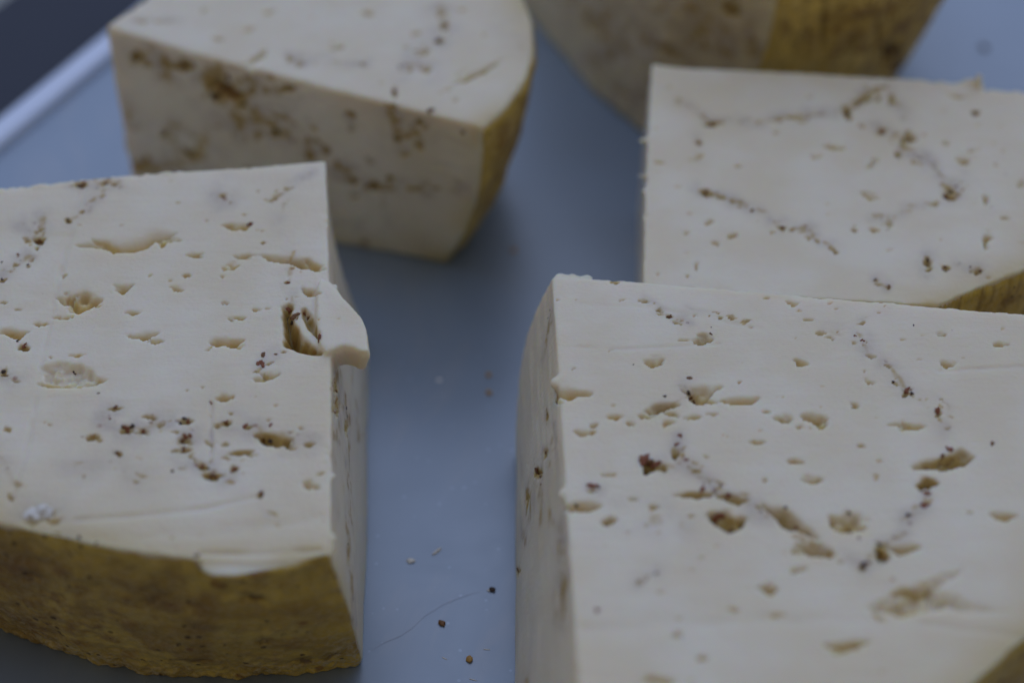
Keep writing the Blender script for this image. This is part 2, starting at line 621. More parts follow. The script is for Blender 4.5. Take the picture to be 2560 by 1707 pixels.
def make_cheese(verts, h, voxel, label, inset=0.017, top_marks=(), side_marks=(), veins=(), side_veins=(), polys=(), grooves=(),
                extras=(), rind_mat=None, rind_line=None, flakes=(), rand_pits=0, seed=0, wall_rough=1.0, aged=0.0, ydist=0.016, bloom=0.3, lip=None, scale_rib=0.0):
    T, Mi, B, fl = loft(verts, h, inset)
    N = len(T)
    LV = 12
    v, f = [], []
    for l in range(LV + 1):
        s = l / LV
        o = outline_at(T, Mi, B, s)
        for q in o:
            v.append((q[0], q[1], h * (1 - s)))
    for l in range(LV):
        for j in range(N):
            a, b = l * N + j, l * N + (j + 1) % N
            f.append((a, a + N, b + N, b))
    f.append(tuple(range(N)))
    f.append(tuple(reversed(range(LV * N, LV * N + N))))
    # orientation
    area = 0.5 * np.sum(T[:, 0] * np.roll(T[:, 1], -1) - np.roll(T[:, 0], -1) * T[:, 1])
    if area < 0:
        f = [tuple(reversed(x)) for x in f]
    for ev, ef in extras:
        k = len(v)
        v += [tuple(x) for x in ev]
        f += [tuple(i + k for i in x) for x in ef]
    co, F = remesh(v, f, voxel)
    co = laplace(co, F, 5)
    nr = vnormals(co, F)
    px, dep_cam = Q(co)
    mpp = dep_cam / FPX
    view = CAMP - co
    facing = (view * nr).sum(1) > 0
    istop = (nr[:, 2] > 0.75) & (co[:, 2] > h * 0.8)
    isside = (~istop) & facing
    c0 = co.copy()
    # which side surface is rind: nearest outline side at the vertex's own height
    s = np.clip(1 - co[:, 2] / h, 0, 1)
    dr = np.full(len(co), 1e9)
    dc = np.full(len(co), 1e9)
    k0, k1, k2 = 2 * (s - .5) * (s - 1), -4 * s * (s - 1), 2 * s * (s - .5)
    xy = co[:, :2]
    xy = xy.astype(np.float32)
    K = np.stack([k0, k1, k2], 1).astype(np.float32)
    TMB = np.stack([T, Mi, B], 1).astype(np.float32)
    nxt = K @ TMB[0]
    first = nxt
    for j in range(N):
        cur = nxt
        nxt = K @ TMB[j + 1] if j + 1 < N else first
        d = seg_dist(xy, cur, nxt)
        if fl[j]:
            dr = np.minimum(dr, d)
        else:
            dc = np.minimum(dc, d)
    nz1 = fbm(co, 160, seed, 3)
    below = h - co[:, 2]
    if rind_line is not None:
        rl = np.array(rind_line, float)
        yl = np.interp(px[:, 0], rl[:, 0], rl[:, 1])
        bnd = (px[:, 1] - yl) * mpp / math.cos(ELEV) + 0.0008 * nz1
        bnd = np.where(px[:, 0] < -40, below - 0.001, bnd)
    else:
        bnd = below - 0.0012 + 0.0010 * nz1
    mask = sstep(-0.0012, 0.0016, bnd) * sstep(-0.0006, 0.0016, dc - dr + 0.0006 * nz1) * (nr[:, 2] < 0.8)
    has_rind = fl.any()
    if not has_rind:
        mask = np.zeros(len(co))
    # ---- displacement
    marks = list(top_marks)
    rg = np.random.default_rng(seed + 11)
    for (x, y, ww, hh, an, dm, sg) in list(marks):
        if ww > 38:
            for q in range(1 + int(ww > 90)):
                if rg.random() < 0.75:
                    marks.append((x + rg.uniform(-.42, .42) * ww, y + rg.uniform(-.1, .45) * hh, ww * rg.uniform(.25, .5), hh * rg.uniform(.4, .7), an + rg.uniform(-25, 25), (dm or 2.0) * rg.uniform(.4, .8), sg * rg.uniform(.5, 1.1)))
    if rand_pits:
        tp = px[istop]
        for k in range(rand_pits):
            c = tp[rg.integers(len(tp))]
            marks.append((c[0], c[1], rg.uniform(7, 24), rg.uniform(4, 9), rg.uniform(-15, 25), None, 0.3 * (rg.random() < 0.3)))
    for pts, wdt, amt in veins:
        pts = np.array(pts, float)
        for a_, b_ in zip(pts[:-1], pts[1:]):
            L_ = np.linalg.norm(b_ - a_)
            an_ = math.degrees(math.atan2(b_[1] - a_[1], b_[0] - a_[0]))
            an_ = (an_ + 90) % 180 - 90
            an_ = max(-55, min(55, an_))
            for k in range(int(L_ / 17) + 1):
                if rg.random() > amt + 0.1:
                    continue
                c = a_ + (b_ - a_) * rg.random() + rg.normal(0, wdt * 0.7, 2)
                sz = rg.uniform(7, 14) if rg.random() < 0.5 else rg.uniform(16, 38)
                marks.append((c[0], c[1], sz, max(5, sz * rg.uniform(0.25, 0.5)), an_ * rg.uniform(0.2, 1.1), rg.uniform(0.1, 0.9), rg.uniform(0.2, 0.6)))
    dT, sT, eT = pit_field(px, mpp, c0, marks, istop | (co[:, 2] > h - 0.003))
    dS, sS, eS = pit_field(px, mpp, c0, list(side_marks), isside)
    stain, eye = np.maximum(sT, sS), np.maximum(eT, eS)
    nearby = istop | (co[:, 2] > h - 0.012)
    qn = px + 4 * np.stack([vnoise(c0, 700, 31), vnoise(c0, 700, 32)], 1) if len(polys) else None
    for poly, dmm, soft, sg, rough, eyam in polys:
        sd = poly_sd(qn, poly)
        pr = sstep(0, soft, sd) * (1 + rough * fbm(c0, 650, 33, 3)) * nearby
        dT = np.maximum(dT, pr * dmm * 1e-3)
        stain = np.maximum(stain, sg * sstep(-8, soft * 0.7, sd) * (0.75 + 0.5 * vnoise(c0, 500, 77)) * nearby)
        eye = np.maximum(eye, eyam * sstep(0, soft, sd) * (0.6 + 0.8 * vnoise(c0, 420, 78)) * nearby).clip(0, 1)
    for pts, wd, dmm in grooves:
        pts = np.array(pts, float)
        d = np.full(len(co), 1e9)
        q = px
        for a, b in zip(pts[:-1], pts[1:]):
            d = np.minimum(d, seg_dist(q, a, b))
        dT = dT + np.exp(-(d / wd) ** 2) * dmm * 1e-3 * istop * (0.6 + 0.6 * vnoise(c0, 300, 53))
    co[:, 2] -= dT * sstep(0.0, 0.5, nr[:, 2] + 0.3)
    co -= nr * dS[:, None]
    # gentle waviness, knife drag and torn grain of the cut faces
    cut = 1 - mask
    wv = fbm(c0, 36, seed + 3, 2) * 0.0004
    drag = fbm(c0 * np.array([0.25, 1.0, 1.0]), 420, seed + 5, 2) * 0.00007
    co += nr * (wv + drag * istop)[:, None]
    wall = (~istop) & (nr[:, 2] > -0.6)
    streak = fbm(c0 * np.array([1.0, 0.18, 1.0]), 380, seed + 7, 3) * 0.00032 * wall_rough
    co += nr * (streak * wall * cut)[:, None]
    # ragged edge where the knife left the top face
    ed = np.exp(-((h - c0[:, 2]) / 0.0012) ** 2) * np.exp(-(np.minimum(dr, dc) / 0.0016) ** 2)
    rag = fbm(c0, 420, seed + 9, 3)
    co += nr * (ed * (rag * 0.0010 * sstep(-0.1, 0.6, vnoise(c0, 110, seed))))[:, None]
    if has_rind:
        bumpy = fbm(c0, 300, seed + 13, 3) * 0.0006 + fbm(c0, 80, seed + 14, 2) * 0.0008 + fbm(c0, 420, seed + 15, 3) * 0.0011 * sstep(0.016, 0.004, c0[:, 2])
        co += nr * (bumpy * mask)[:, None]
    co[:, 2] = np.maximum(co[:, 2], 0.0)
    # ---- colour fields
    vein = np.zeros(len(co))
    if len(veins):
        vv_, cr_ = vein_field(px, veins, c0)
        vein = vv_ * istop
        stain = np.maximum(stain, 0.4 * cr_ * istop)
    if len(side_veins):
        sv, sc_ = vein_field(px, side_veins, c0)
        sv = sv * isside
        stain = np.maximum(stain, 0.5 * sc_ * isside)
        vein = np.maximum(vein, sv)
        stain = np.maximum(stain, 0.75 * sv * sstep(-0.1, 0.4, fbm(c0 * np.array([1.0, 0.3, 1.0]), 520, seed + 24, 2)))
    wallvein = sstep(0.02, 0.42, fbm(c0 * np.array([1.0, 0.16, 0.8]), 230, seed + 21, 3)) * sstep(-0.1, 0.5, fbm(c0, 42, seed + 22, 2)) * wall * cut * (below > 0.006)
    vein = np.maximum(vein, 0.7 * wallvein)
    stain = np.maximum(stain, 0.8 * wallvein * sstep(-0.05, 0.45, fbm(c0, 300, seed + 23, 2)))
    edge = np.exp(-np.maximum(dr, 0) / 0.006) * sstep(0.0, 0.004, dr + 0.002) if has_rind else np.zeros(len(co))
    edge = np.maximum(edge * sstep(-0.7, 0.3, fbm(c0, 70, seed + 2, 2)), aged)
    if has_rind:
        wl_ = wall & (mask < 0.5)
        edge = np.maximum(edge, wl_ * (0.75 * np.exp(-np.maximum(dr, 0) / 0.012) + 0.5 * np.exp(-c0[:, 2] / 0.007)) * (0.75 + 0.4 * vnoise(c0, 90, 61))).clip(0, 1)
    # ---- objects
    root = bpy.data.objects.new('cheese_wedge', None)
    COL.objects.link(root)
    root.empty_display_size = 0.02
    cen = T.mean(0)
    root.location = (cen[0], cen[1], 0)
    tag(root, label, 'cheese', 'cut cheese wedges on the tray')
    off = np.array([cen[0], cen[1], 0])
    me = quads_mesh('cheese_paste', co - off, F)
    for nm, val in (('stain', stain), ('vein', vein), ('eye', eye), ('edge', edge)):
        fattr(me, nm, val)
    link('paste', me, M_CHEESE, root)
    bco, bF = co, F
    if has_rind:
        keep = (mask[F] > 0.02).any(1)
        used = np.unique(F[keep])
        mp = np.full(len(co), -1)
        mp[used] = np.arange(len(used))
        F2 = mp[F[keep]]
        nr2 = vnormals(co, F)[used]
        mk = mask[used]
        cc = c0[used]
        lift = mk * 0.0007 - 0.0003
        if scale_rib:
            ang = np.arctan2(cc[:, 1] - cen[1], cc[:, 0] - cen[0])
            lift = lift + mk * scale_rib * np.sin(ang * 260 + 2 * vnoise(cc, 120, 4)) * (0.6 + 0.5 * vnoise(cc, 200, 6))
        rco = co[used] + nr2 * lift[:, None]
        rco[:, 2] = np.maximum(rco[:, 2], 0.0)
        rme = quads_mesh('cheese_rind', rco - off, F2)
        fattr(rme, 'stain', stain[used])
        yl = np.exp(-np.maximum(bnd[used], 0) / 0.006)
        yl = np.maximum(yl, 0.9 * np.exp(-np.maximum(dc[used], 0) / ydist)) * (0.75 + 0.5 * vnoise(cc, 150, 8))
        fattr(rme, 'yellow', np.clip(yl, 0, 1))
        fattr(rme, 'bloom', np.clip(bloom + sstep(h * 0.55, h * 0.1, cc[:, 2]) * 0.9 * sstep(-0.4, 0.4, fbm(cc, 60, 9, 2)), 0, 1.2))
        link('rind', rme, rind_mat or M_RIND, root)
    # ---- embedded spice flakes (parts of the wedge)
    if len(flakes):
        tree = BVHTree.FromPolygons(bco.tolist(), bF.tolist())
        mats = {'r': M_RED, 'b': M_BROWN, 'd': M_DARK, 'g': M_GOLD, 'w': M_WHITE}
        for k, (x, y, sz, kind) in enumerate(flakes):
            d = ray(x, y)
            hit, nn, _, _ = tree.ray_cast(Vector(CAMP), Vector(d).normalized())
            if hit is None:
                continue
            ome = FLAKE[kind][k % len(FLAKE[kind])]
            o = link('spice_flake' if kind != 'w' else 'curd_flake', ome, None, root)
            r = sz * 0.5 * 1e-4 * (0.75 if kind == 'd' else 0.95)
            o.location = Vector(hit) - Vector(off) - nn * r * 0.12
            o.rotation_euler = (nn.to_track_quat('Z', 'Y') @ Matrix.Rotation(k * 1.7, 3, 'Z').to_quaternion()).to_euler()
            o.scale = (r * 1.0, r * 0.7, r * 0.36)
    return root


FLAKE = {}
for kd, mt in (('r', M_RED), ('b', M_BROWN), ('d', M_DARK), ('g', M_GOLD), ('w', M_WHITE)):
    FLAKE[kd] = []
    for q in range(4):
        fm = blob(q + 10 * ord(kd), 3, 0.95)
        fm.materials.append(mt)
        FLAKE[kd].append(fm)


def prism(pts_px, z0, z1, tilt=0.0, rim=0.72):
    """closed lump over a picture outline lying at level z1, its foot at z0; sides bulge a little"""
    a = np.array([P(x, y, z1) for x, y in pts_px])
    c = a.mean(0)
    v = []
    lv = [(0.0, rim), (0.35, 0.5 + rim / 2), (0.75, 1.0), (1.0, 0.985)]
    n = len(a)
    for s, k in lv:
        for p in a:
            q = c + (p - c) * k
            v.append((q[0], q[1], z0 + (z1 - z0) * s - tilt * (q[0] - c[0])))
    f = []
    for l in range(len(lv) - 1):
        for j in range(n):
            p_, q_ = l * n + j, l * n + (j + 1) % n
            f.append((p_, q_, q_ + n, p_ + n))
    f.append(tuple(reversed(range(n))))
    f.append(tuple(range((len(lv) - 1) * n, len(lv) * n)))
    area = np.sum(a[:, 0] * np.roll(a[:, 1], -1) - np.roll(a[:, 0], -1) * a[:, 1])
    if area < 0:
        f = [tuple(reversed(x)) for x in f]
    return v, f


def burr(x, y, z, r, stretch=(1, 1, 1)):
    bm = bmesh.new()
    bmesh.ops.create_icosphere(bm, subdivisions=2, radius=1)
    c = P(x, y, z)
    v = [(c[0] + q.co.x * r * stretch[0], c[1] + q.co.y * r * stretch[1], c[2] + q.co.z * r * stretch[2]) for q in bm.verts]
    f = [tuple(q.index for q in fc.verts) for fc in bm.faces]
    bm.free()
    return v, f


def p(x, y):
    return ('p', x, y)


def wd(x, y):
    return ('w', x, y)


H = 0.061

# ================================================================== front wedge with the torn corner
lf = [dict(t=p(0, 470)), dict(t=p(340, 436)), dict(t=p(600, 420)),
      dict(t=p(817, 401), m=p(840, 612), b=p(918, 850)),
      dict(t=p(822, 700), m=p(880, 850), b=p(921, 1010)),
      dict(t=p(828, 1050), m=p(884, 1160), b=p(919, 1290)),
      dict(t=p(828, 1388), r=1, m=p(880, 1540), b=p(907, 1658)),
      dict(t=p(650, 1402), r=1, m=p(700, 1575), b=p(740, 1681)),
      dict(t=p(480, 1396), r=1, m=p(520, 1580), b=p(560, 1688)),
      dict(t=p(300, 1370), r=1, m=p(330, 1555), b=p(390, 1682)),
      dict(t=p(150, 1341), r=1, m=p(160, 1520), b=p(230, 1652)),
      dict(t=p(0, 1306), r=1, m=p(-10, 1470), b=p(60, 1592)),
      dict(t=p(-180, 1250), r=1, m=p(-180, 1400), b=p(-90, 1520)),
      dict(t=wd(-0.172, -0.078), r=0), dict(t=wd(-0.176, 0.004))]
lf_marks = [
    (165, 957, 170, 26, 2, 2.6, .25), (232, 950, 70, 22, -10, 2, .2), (190, 885, 70, 14, -4, .8, 0),
    (332, 596, 250, 46, -6, 3.6, 0.05), (593, 566, 80, 24, 0, None, .1), (485, 636, 54, 15, 0, None, 0), (617, 640, 75, 18, 0, None, 0), (576, 661, 50, 24, 0, 1, 0),
    (734, 652, 155, 42, 12, 3.4, .32), (779, 725, 64, 30, 15, None, .08), (207, 737, 135, 56, 0, 3.6, 0.05), (309, 717, 74, 34, 0, 2.8, .05), (439, 721, 38, 18, 15, 1, 0),
    (466, 688, 20, 12, 0, None, 0), (376, 687, 14, 9, 0, None, 0), (331, 779, 46, 17, 0, None, 0), (562, 755, 22, 14, 0, None, 0), (638, 772, 24, 14, 0, None, 0), (671, 771, 24, 9, 0, None, 0),
    (593, 795, 48, 13, 0, None, .05), (357, 838, 92, 32, 4, 2.4, 0), (388, 850, 36, 20, 0, 2.2, 0), (566, 855, 110, 30, -2, 2.6, .03), (670, 938, 92, 26, -12, 2.6, .2), (565, 989, 52, 28, 0, 2.2, 0),
    (160, 790, 50, 14, 0, None, 0), (95, 807, 46, 18, 0, None, 0), (28, 828, 88, 36, 0, 2.6, .05), (160, 686, 18, 16, 0, None, 0),
    (97, 598, 42, 34, 0, 2.6, .75), (104, 566, 24, 30, 0, 1, .5), (60, 868, 42, 24, 0, 2.2, .7), (203, 462, 36, 18, 0, 1.4, 1), (286, 458, 40, 13, -10, 1, .6), (170, 551, 24, 14, 0, 1.2, .9),
    (207, 530, 30, 10, -30, .6, .6), (680, 499, 44, 13, -20, 1, .5), (713, 470, 14, 12, 0, .6, .5), (557, 491, 12, 8, 0, .3, .9), (719, 708, 22, 10, 0, .6, .9), (659, 607, 14, 9, 0, .5, .6),
    (290, 1018, 46, 12, -5, 1.2, .55), (676, 1095, 112, 42, 3, 4.2, .8), (529, 1189, 62, 22, -4, 2.6, .9), (232, 1090, 52, 24, 10, 1, .55), (319, 1071, 46, 28, -10, 2, .8),
    (357, 1078, 34, 18, 0, 1.4, .6), (372, 1042, 48, 15, 0, 1.6, .4), (403, 1056, 30, 20, -20, .8, .45), (461, 1049, 46, 20, 0, 1.6, .75), (464, 1095, 40, 32, 0, 1.6, .7), (459, 1124, 56, 14, -5, 1.6, .7),
    (565, 1056, 32, 14, 0, 1.2, .6), (599, 1129, 84, 16, -6, 1.6, .6), (295, 1133, 28, 12, 15, 1, .9), (507, 1167, 38, 14, 0, 1.2, .8), (584, 1170, 28, 20, 0, .8, .9), (430, 1177, 12, 9, 0, .4, .8),
    (652, 1232, 20, 18, 0, .8, .75), (773, 1208, 48, 30, 5, 3, .15), (804, 1182, 28, 13, 0, 1.8, .1), (773, 1109, 46, 13, 0, 1, .6), (24, 1235, 20, 20, 0, 1, .5), (690, 1013, 16, 8, 0, .8, .2),
    (545, 1062, 30, 16, 0, 1, .5), (562, 1110, 26, 14, 0, 1, .5), (620, 1068, 24, 12, 0, 1, .8), (20, 1070, 26, 14, 0, .8, .5), (45, 770, 26, 10, 0, .8, .3), (10, 930, 22, 26, 0, 1.4, .8), (5, 700, 30, 8, -20, .5, .8),
    (40, 660, 18, 10, 0, .6, .7), (45, 640, 12, 8, 0, .4, .6), (95, 1285, 110, 36, -5, 1.0, .3), (10, 755, 22, 10, 0, 1, .4)]
lf_polys = [([(700, 768), (706, 830), (704, 866), (738, 882), (775, 890), (806, 890), (812, 880), (800, 868), (780, 856), (762, 838), (742, 806), (734, 780), (740, 764), (722, 756)], 6.8, 30, 0.9, 0.5, 1),
            ([(748, 772), (764, 768), (784, 790), (794, 816), (806, 836), (800, 852), (786, 846), (772, 826), (756, 806)], 2.8, 14, 0.6, 0.5, 1),
            ([(95, 915), (140, 900), (210, 905), (262, 948), (235, 966), (170, 966), (105, 960)], 1.5, 16, 0.0, 1.5, 0.2)]
lf_veins = [([(729, 615), (728, 700), (735, 780), (715, 860), (655, 905), (645, 960)], 12, .45), ([(560, 480), (557, 491)], 22, .8), ([(270, 1050), (330, 1075), (460, 1060), (470, 1120), (510, 1170), (585, 1170)], 26, .75),
            ([(560, 1055), (640, 1070), (690, 1100), (780, 1110)], 20, .6), ([(0, 690), (60, 655), (75, 640)], 10, .8), ([(40, 560), (100, 590), (105, 545)], 16, .6), ([(170, 555), (240, 500), (290, 455)], 12, .6),
            ([(185, 462), (290, 455)], 14, .6), ([(0, 930), (40, 960)], 14, .7), ([(180, 1170), (280, 1150), (360, 1210)], 26, .35), ([(652, 1232), (660, 1270), (690, 1300)], 10, .35), ([(0, 1130), (50, 1230)], 22, .3),
            ([(680, 500), (715, 470), (800, 420)], 8, .5), ([(690, 560), (725, 480)], 16, .3), ([(529, 1010), (530, 1160)], 8, .6), ([(60, 1290), (140, 1300)], 40, .45)]
lf_grooves = [([(212, 470), (150, 690), (112, 870), (72, 1100), (28, 1255)], 6, .45), ([(196, 480), (128, 760)], 4, .25), ([(529, 1005), (527, 1160)], 4, .7), ([(183, 1298), (380, 1283), (507, 1269), (652, 1236)], 6, .5),
              ([(500, 1378), (650, 1379), (800, 1370)], 6, .7), ([(40, 1338), (330, 1345), (600, 1318), (800, 1288)], 16, .35)]
lf_flakes = [(724, 776, 30, 'r'), (736, 790, 22, 'b'), (762, 786, 22, 'r'), (771, 797, 16, 'b'), (730, 808, 18, 'd'), (798, 845, 24, 'r'), (785, 880, 18, 'g'), (651, 908, 26, 'r'), (659, 886, 18, 'b'), (628, 560, 17, 'r'), (620, 564, 10, 'd'),
             (203, 462, 20, 'b'), (214, 459, 12, 'r'), (196, 465, 12, 'd'), (170, 551, 14, 'd'), (96, 606, 18, 'b'), (558, 491, 9, 'd'), (720, 708, 13, 'r'), (318, 1073, 24, 'r'), (330, 1066, 18, 'd'), (308, 1066, 14, 'd'),
             (359, 1080, 16, 'r'), (461, 1045, 15, 'd'), (470, 1054, 12, 'r'), (450, 1057, 11, 'd'), (464, 1092, 18, 'r'), (456, 1100, 13, 'b'), (475, 1090, 11, 'r'), (460, 1122, 14, 'b'), (585, 1171, 20, 'r'), (505, 1165, 14, 'r'), (521, 1172, 11, 'd'),
             (613, 1064, 15, 'r'), (565, 1058, 13, 'b'), (676, 1062, 14, 'r'), (676, 1103, 18, 'd'), (660, 1100, 13, 'b'), (530, 1190, 16, 'b'), (430, 1178, 12, 'd'), (652, 1233, 14, 'b'), (295, 1132, 13, 'b'), (290, 1016, 12, 'b'),
             (528, 1008, 13, 'r'), (232, 1090, 13, 'g'), (206, 1092, 9, 'r'), (275, 1046, 9, 'r'), (60, 864, 17, 'r'), (44, 852, 13, 'd'), (8, 930, 16, 'd'), (5, 698, 12, 'd'), (70, 662, 10, 'd'), (44, 636, 9, 'b'), (5, 655, 9, 'd'),
             (186, 932, 13, 'd'), (246, 982, 9, 'd'), (198, 1342, 14, 'd'), (240, 1358, 9, 'd'), (492, 1388, 13, 'b'), (568, 1052, 8, 'r'), (690, 885, 9, 'b'),
             (78, 1278, 26, 'w'), (102, 1272, 30, 'w'), (122, 1281, 24, 'w'), (66, 1288, 20, 'w'), (90, 1290, 22, 'w'), (110, 1292, 15, 'w'),
             (838, 976, 14, 'b'), (841, 1000, 15, 'g'), (866, 1020, 14, 'd'), (868, 1040, 10, 'd'), (836, 1030, 9, 'r'), (870, 1360, 8, 'd'), (908, 1085, 12, 'g')]
tongue = prism([(800, 690), (832, 708), (856, 738), (882, 764), (907, 792), (919, 822), (924, 876), (906, 878), (886, 866), (862, 862), (838, 868), (816, 878), (802, 862), (796, 836), (790, 780), (790, 720)], H - 0.0058, H + 0.0018, 0.03, 0.8)
lf_side = [(632, 1485, 70, 22, 12, .5, .8), (751, 1647, 90, 20, -8, .4, .75), (828, 1634, 60, 16, -12, .4, .6), (475, 1644, 110, 18, 5, .4, .7), (655, 1596, 60, 24, 0, .4, .5), (380, 1480, 90, 60, 0, .3, .4), (560, 1470, 60, 40, 0, .3, .35), (230, 1440, 80, 40, 10, .3, .35), (80, 1430, 70, 50, 0, .3, .4), (840, 1010, 26, 70, 0, .8, .5), (866, 1060, 16, 60, 2, .6, .6), (872, 1370, 10, 90, 2, .4, .5), (836, 960, 20, 60, 0, .8, .3)]
lf_sv = [([(838, 930), (843, 1020), (838, 1100)], 8, .8), ([(862, 990), (868, 1060), (872, 1200), (874, 1380), (888, 1560)], 5, .8), ([(890, 1000), (895, 1100)], 6, .5), ([(832, 1120), (840, 1300)], 8, .4)]
lf_rl = [(-60, 1295), (0, 1316), (90, 1334), (180, 1350), (300, 1378), (400, 1396), (480, 1402), (500, 1424), (530, 1438), (580, 1438), (620, 1432), (660, 1426), (690, 1418), (730, 1414), (770, 1400), (815, 1392), (830, 1380), (960, 1380)]
lip = prism([(492, 1392), (520, 1384), (650, 1386), (815, 1376), (826, 1384), (770, 1402), (730, 1415), (690, 1420), (620, 1432), (580, 1438), (530, 1438), (502, 1424)], H - 0.004, H - 0.0006)
make_cheese(lf, H, 0.00042, 'white cheese wedge with a torn flap hanging over its side and a brown rind front', top_marks=lf_marks, polys=lf_polys, veins=lf_veins, grooves=lf_grooves,
            extras=[tongue, lip, burr(835, 722, H - .001, .0012), burr(830, 1190, H - .0008, .0010, (1.5, 1, .6)), burr(829, 1345, H - .0006, .0010, (1.2, 1.5, .6)), burr(829, 1370, H - .0006, .0008)],
            side_marks=lf_side, side_veins=lf_sv, rind_line=lf_rl, flakes=lf_flakes, rand_pits=60, seed=1, bloom=0.2, ydist=0.032)

# ================================================================== front wedge with many holes
rf = [dict(t=p(1381, 690), m=p(1308, 880), b=p(1289, 1130)), dict(t=p(1600, 703)), dict(t=p(2000, 738)), dict(t=p(2300, 762)), dict(t=p(2560, 782)),
      dict(t=wd(0.163, -0.043), r=1), dict(t=wd(0.158, -0.070), r=1), dict(t=wd(0.146, -0.092), r=1), dict(t=wd(0.126, -0.113), r=1),
      dict(t=p(2560, 1598), r=1), dict(t=p(2440, 1704), r=1), dict(t=wd(0.068, -0.160), r=1), dict(t=wd(0.042, -0.171), r=1),
      dict(t=wd(0.0135, -0.177), b=wd(0.002, -0.158), m=wd(0.004, -0.172)), dict(t=p(1447, 1700), m=p(1318, 1850), b=p(1290, 1720)),
      dict(t=p(1430, 1450), m=p(1330, 1560), b=p(1290, 1560)), dict(t=p(1412, 1200), m=p(1322, 1300), b=p(1288, 1390)), dict(t=p(1397, 940), m=p(1312, 1085), b=p(1289, 1250))]
rf[-5]['r'] = 0
rf_marks = [
    (1755, 843, 54, 38, -10, 4, .45), (1706, 851, 40, 8, 0, 1, 0), (1636, 902, 64, 28, 0, 2.6, 0), (1430, 980, 118, 42, 3, 3.6, .05), (1752, 977, 112, 48, 0, 4, .2), (1857, 996, 118, 28, 2, 3, .08),
    (1655, 1020, 118, 38, -6, 4, .4), (1540, 1041, 54, 15, 0, 1.6, 0), (1576, 1056, 26, 18, 20, 1.6, 0), (1482, 1059, 26, 14, 0, 1.2, 0), (1455, 1078, 62, 27, 12, 2.6, .1), (1668, 1057, 48, 20, -15, 2, .15), (1733, 1043, 54, 14, -4, 1.6, .05), (1780, 1034, 40, 9, 0, 1, 0),
    (1888, 1104, 48, 15, 0, 1.6, 0), (1685, 1130, 36, 38, -30, 2, .65), (1632, 1168, 78, 46, 12, 4.4, .9), (1518, 1182, 44, 16, 0, 1.8, .15), (1674, 789, 24, 12, 20, 1, .6), (1650, 774, 22, 14, 30, 1.4, .4), (1534, 703, 30, 10, 0, 1, .7), (1874, 818, 20, 10, 0, .8, .2),
    (1916, 744, 24, 9, 0, .8, 0), (1979, 757, 36, 14, 15, 1.2, 0), (2020, 797, 32, 12, 0, 1.4, .05), (2076, 756, 18, 9, 0, .6, 0), (1998, 776, 20, 8, 0, .6, 0), (2004, 904, 46, 18, 8, 1.8, .03), (2177, 948, 32, 22, 20, 1.6, .05), (2140, 1006, 30, 26, 20, 1.4, 0), (2178, 886, 36, 14, 10, 1.6, .2),
    (2042, 1041, 98, 38, 0, 3.8, .08), (1958, 1044, 54, 22, 0, 2.4, .05), (1920, 1029, 32, 13, 0, 1.4, 0), (2000, 1067, 26, 22, 30, 1.8, .05), (2267, 1056, 106, 26, 4, 2.2, .08), (2354, 834, 28, 15, 0, 1.8, .05), (2502, 859, 58, 18, -3, 2, .1), (2505, 820, 18, 9, 0, .8, 0), (2368, 908, 42, 24, 10, 2, .05),
    (2270, 979, 30, 22, 0, .8, .75), (2344, 1028, 24, 18, 0, .6, .7), (2232, 954, 12, 9, 0, .5, .7), (2362, 1149, 168, 50, -2, 4.6, .7), (2316, 1206, 60, 38, -10, 3.4, .85), (1993, 1153, 58, 19, 3, 2.2, .08), (2032, 1196, 68, 25, 2, 2.8, .1), (1912, 1200, 17, 17, 0, 1.2, .15), (2197, 1149, 18, 14, 0, 1, 0),
    (2190, 1187, 24, 18, 0, .8, 0), (2481, 1108, 14, 10, 0, .5, .6), (2153, 1111, 24, 10, 0, 1, 0), (2368, 1068, 22, 12, 0, .6, .4), (1467, 1264, 124, 38, 2, 4, .3), (1523, 1300, 44, 24, 0, 3, .4), (1584, 1246, 34, 12, 0, 1.4, .1), (1634, 1265, 50, 13, 5, 1.6, .1),
    (1735, 1233, 120, 22, -4, 2.4, .55), (1838, 1243, 96, 26, 14, 2.6, .6), (1824, 1302, 100, 48, 8, 4.2, .7), (1968, 1300, 172, 50, 27, 4, .4), (2119, 1299, 96, 46, 4, 4.4, .3), (2030, 1368, 116, 40, 14, 4, .3), (2202, 1374, 42, 48, -10, 4.4, .95), (2255, 1365, 112, 30, 8, 3.4, .25),
    (2158, 1412, 34, 14, 10, .8, .6), (1990, 1421, 46, 18, 0, 2, .1), (1924, 1466, 54, 28, 6, 3, .05), (2498, 1287, 90, 28, 3, 3, .1), (2425, 1278, 30, 9, 0, 1.2, 0), (2247, 1520, 150, 36, 0, 1.6, .3), (2280, 1470, 110, 26, -8, 1.0, .4), 
    (1693, 1583, 36, 26, 0, 2.4, .05), (2119, 1612, 112, 30, -8, 2.4, .03), (1751, 1643, 34, 14, 0, 1.2, 0), (1660, 1694, 100, 26, 10, 2.6, .15), (1595, 1456, 26, 12, 0, .6, .35), (1492, 1523, 22, 14, 0, .5, .5), (1835, 1520, 40, 16, 25, .8, .1), (1940, 1535, 60, 12, 0, .8, .05), (1650, 1480, 20, 14, 0, .8, .1), (1570, 1330, 18, 8, 0, .6, .1), (1730, 1290, 30, 10, 0, .8, .1)]
